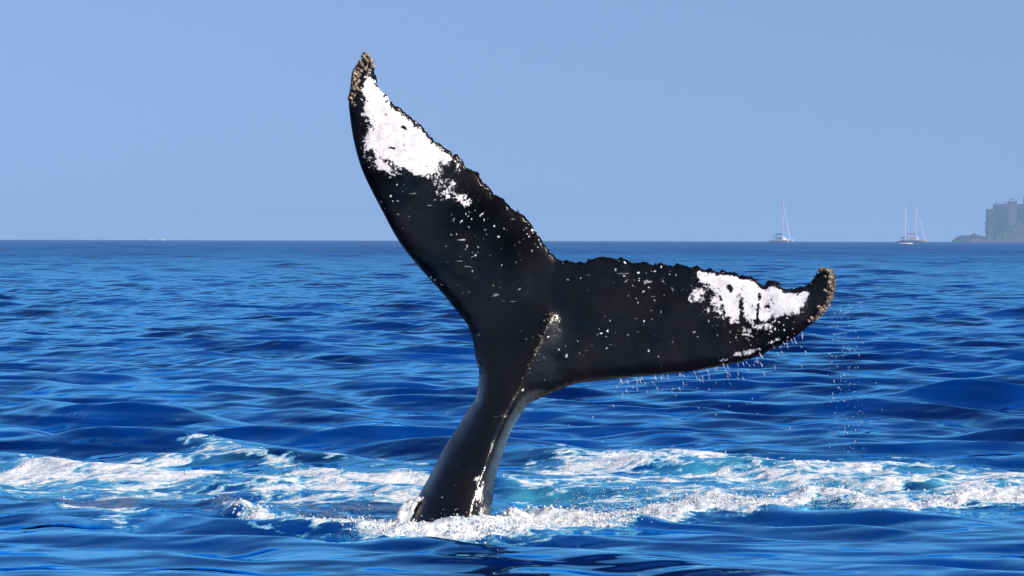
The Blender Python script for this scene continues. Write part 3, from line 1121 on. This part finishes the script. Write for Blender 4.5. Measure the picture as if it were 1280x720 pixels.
whitecap(1133, 306, 1500, 3.2, 0.42, 'white breaking crest in front of the dark hulled sailboat')
for x_, w_ in ((149, 1.6), (189, 1.7), (203, 2.6)):
    whitecap(x_, 301, 2600, w_ * 0.8, 0.65, 'tiny whitecap on the open horizon away from the boats', 0.35)

# ------------------------------------------------------------------ headland with hotel
rock = NT('headland_rock')
vv = rock.coords()
rk = rock.ramp(rock.noise(vv, 0.12, 6, 0.65), 0.35, 0.65)
rock.l(rock.mixc(rk, rgb(0.045, 0.042, 0.04), rgb(0.11, 0.095, 0.085)), rock.b.inputs['Base Color'])
rock.b.inputs['Roughness'].default_value = 0.9
rock.l(rock.bump(rock.noise(vv, 0.3, 6, 0.7), 0.8, 3.0), rock.b.inputs['Normal'])


def build_headland():
    Yc = 3500.0
    s = Yc / F
    gx = np.linspace(1198, 1560, 240)
    gy = np.linspace(-60, 200, 90)
    PX, DY = np.meshgrid(gx, gy, indexing='ij')
    prof = np.interp(PX, [1198, 1204, 1210, 1218, 1226, 1236, 1246, 1256, 1268, 1285, 1320, 1400, 1500, 1560],
                     [-6, 0, 6, 9, 6, 5, 7, 11, 17, 24, 34, 44, 40, 30])          # pixels above the water
    back = smooth(-60, 0, DY) * (1 - smooth(90, 160, DY))
    X = (PX - 640) * s
    n_ = fbm(X / 18, DY / 16, 5, 90)
    n2 = np.abs(fbm(X / 7, DY / 7, 3, 95) - 0.5)
    H = prof * s * back * (0.72 + 0.5 * n_) - n2 * 2.0 - 3.5 * (1 - back)
    Y = Yc + DY
    Z = H + (-(X ** 2 + Y ** 2) / (2 * R_EARTH))
    V = np.stack([X.ravel(), Y.ravel(), Z.ravel()], 1)
    a, b = PX.shape
    i = np.arange(a - 1)[:, None] * b
    j = np.arange(b - 1)[None, :]
    q = np.stack([i + j, i + b + j, i + b + j + 1, i + j + 1], -1).reshape(-1, 4)
    o = mesh_np('headland', V, q, rock.mat)
    tag(o, kind='structure')
    return X, Y, Z


HX, HY, HZ = build_headland()


def ground_z(x, y):
    k = np.argmin((HX - x) ** 2 + (HY - y) ** 2)
    return HZ.ravel()[k]


stucco = plain('hotel_stucco', (0.065, 0.072, 0.09), 0.85, 0.2, 0.15, 0.3)
stucco_pale = plain('hotel_trim', (0.12, 0.105, 0.11), 0.85, 0.2, 0.1, 0.3)
pane_mat = plain('hotel_glass', (0.03, 0.04, 0.05), 0.2, 0.6, 0.2, 0.3)


def build_hotel():
    Y = 3545.0
    s = Y / F
    x0 = (1235 - 640) * s
    z0 = drop_at(Y)
    root = empty('hotel_building', (x0, Y, z0))
    tag(root, 'tall stepped hotel block standing on the rocky headland', 'building')
    blocks = [(0, 9, 40.5), (9, 27, 47), (27, 36, 50.5), (36, 47, 47), (47, 70, 56), (70, 105, 62)]      # left, right, top in photograph pixels
    for a, b, t in blocks:
        bm = bmesh.new()
        box(bm, (a + b) / 2 * s, 9, t * s / 2 - 1, (b - a) * s, 18, t * s + 2)
        w = obj_bm('wall', bm, stucco if (a, b) != (27, 36) else stucco_pale, root)
        bm = bmesh.new()
        box(bm, (a + b) / 2 * s, 9, t * s + 0.35, (b - a) * s + 0.5, 18.5, 0.7)
        obj_bm('parapet', bm, stucco_pale, w)
    pw, ph = 2.0, 1.7
    pm = None
    for a, b, t in blocks:
        if a == 27:
            continue
        n = max(1, int((b - a) * s / 3.6))
        for fl in range(3, int(t * s / 3.3)):
            for k in range(n):
                cx = (a + (k + 0.5) * (b - a) / n) * s
                if pm is None:
                    bm = bmesh.new()
                    box(bm, 0, 0, 0, pw, 0.16, ph)
                    o = obj_bm('window', bm, pane_mat, root)
                    pm = o.data
                else:
                    o = bpy.data.objects.new('window', pm)
                    C.objects.link(o)
                    o.parent = root
                o.location = (cx, -0.03, fl * 3.3 + 0.6)
            if b - a > 9:
                bm = bmesh.new()
                box(bm, (a + b) / 2 * s, -0.5, fl * 3.3 - 0.55, (b - a) * s - 0.8, 1.0, 0.3)
                obj_bm('balcony', bm, stucco_pale, root)
    for (a, t) in ((12, 49), (22, 48.5), (30, 54), (33, 54), (55, 59)):
        bm = bmesh.new()
        box(bm, a * s, 8, t * s, 1.4, 1.4, 2.4)
        obj_bm('roof_box', bm, stucco_pale, root)


build_hotel()

leaf = NT('far_foliage')
lv = leaf.coords()
leaf.l(leaf.mixc(leaf.ramp(leaf.noise(lv, 0.3, 4), 0.35, 0.65), rgb(0.030, 0.050, 0.022), rgb(0.075, 0.105, 0.045)), leaf.b.inputs['Base Color'])
leaf.b.inputs['Roughness'].default_value = 0.8


def build_scrub():
    """The wood on the headland that reads as one mass."""
    Y = 3485.0
    s = Y / F
    P, sz = [], []
    for k in range(5200):
        px = rng.uniform(1242, 1470)
        top = np.interp(px, [1242, 1250, 1258, 1268, 1280, 1320, 1470], [1, 7, 13, 19, 24, 33, 42])
        h = top * rng.random() ** 0.6
        x = (px - 640) * s
        P.append((x, Y - 12 + 40 * h / 30 + rng.normal(0, 4) + 8, drop_at(Y) + h * s + rng.normal(0, 0.8)))
        sz.append(rng.uniform(0.8, 2.3))
    for k in range(260):
        px = rng.uniform(1206, 1236)
        top = np.interp(px, [1206, 1212, 1218, 1226, 1236], [2, 7, 10, 7, 6])
        P.append(((px - 640) * s, Y + 5 + rng.normal(0, 5), drop_at(Y) + top * s * rng.uniform(0.75, 1.03)))
        sz.append(rng.uniform(0.5, 1.3))
    o = blobs('headland_scrub', np.array(P), np.array(sz), leaf.mat)
    tag(o, 'dark green scrub and trees covering the headland slope', 'scrub', kind='stuff')


build_scrub()


def palm(px, py_top, py_base, Y, label):
    s = Y / F
    x = (px - 640) * s
    z0 = drop_at(Y) + (303 - py_base) * s
    H = (py_base - py_top) * s
    root = empty('palm_tree', (x, Y, z0))
    bm = bmesh.new()
    rod(bm, (1.2, 0, -2), (0.4, 0, H * 0.5), 0.32, 0.26)
    rod(bm, (0.4, 0, H * 0.5), (0, 0, H), 0.26, 0.2)
    obj_bm('trunk', bm, rock.mat, root)
    bm = bmesh.new()
    for k in range(16):
        an = k * 2.4
        el = random.uniform(-0.2, 0.9)
        L = random.uniform(2.6, 3.8)
        prev = None
        for t in range(6):
            u = t / 5
            c = Vector((math.cos(an) * L * u, math.sin(an) * L * u, H + math.sin(el) * L * u - 1.9 * u * u))
            w = 0.42 * math.sin(math.pi * (0.12 + 0.85 * u))
            sd_ = Vector((-math.sin(an), math.cos(an), -0.5)) * w
            cur = (bm.verts.new(c - sd_), bm.verts.new(c + Vector((0, 0, 0.20))), bm.verts.new(c + sd_))
            if prev:
                for q in (0, 1):
                    bm.faces.new((prev[q], prev[q + 1], cur[q + 1], cur[q]))
            prev = cur
    obj_bm('crown', bm, leaf.mat, root)
    tag(root, label, 'palm tree', 'palms beside the hotel')


palm(1231, 279, 297, 3530, 'taller palm leaning at the seaward corner of the hotel')
palm(1233, 288, 298, 3522, 'short palm at the seaward corner of the hotel')

# ------------------------------------------------------------------ haze
bm = bmesh.new()
box(bm, 0, 3000, 22, 17000, 17000, 88)
hz = NT('sea_haze')
hz.t.nodes.remove(hz.b)
pv = hz.n('ShaderNodeVolumePrincipled')
pv.inputs['Color'].default_value = rgb(0.42, 0.66, 1.0)
pv.inputs['Density'].default_value = 1.9e-4
pv.inputs['Anisotropy'].default_value = 0.0
hz.l(pv.outputs[0], hz.out.inputs['Volume'])
ho = obj_bm('haze', bm, hz.mat)
tag(ho, kind='stuff')
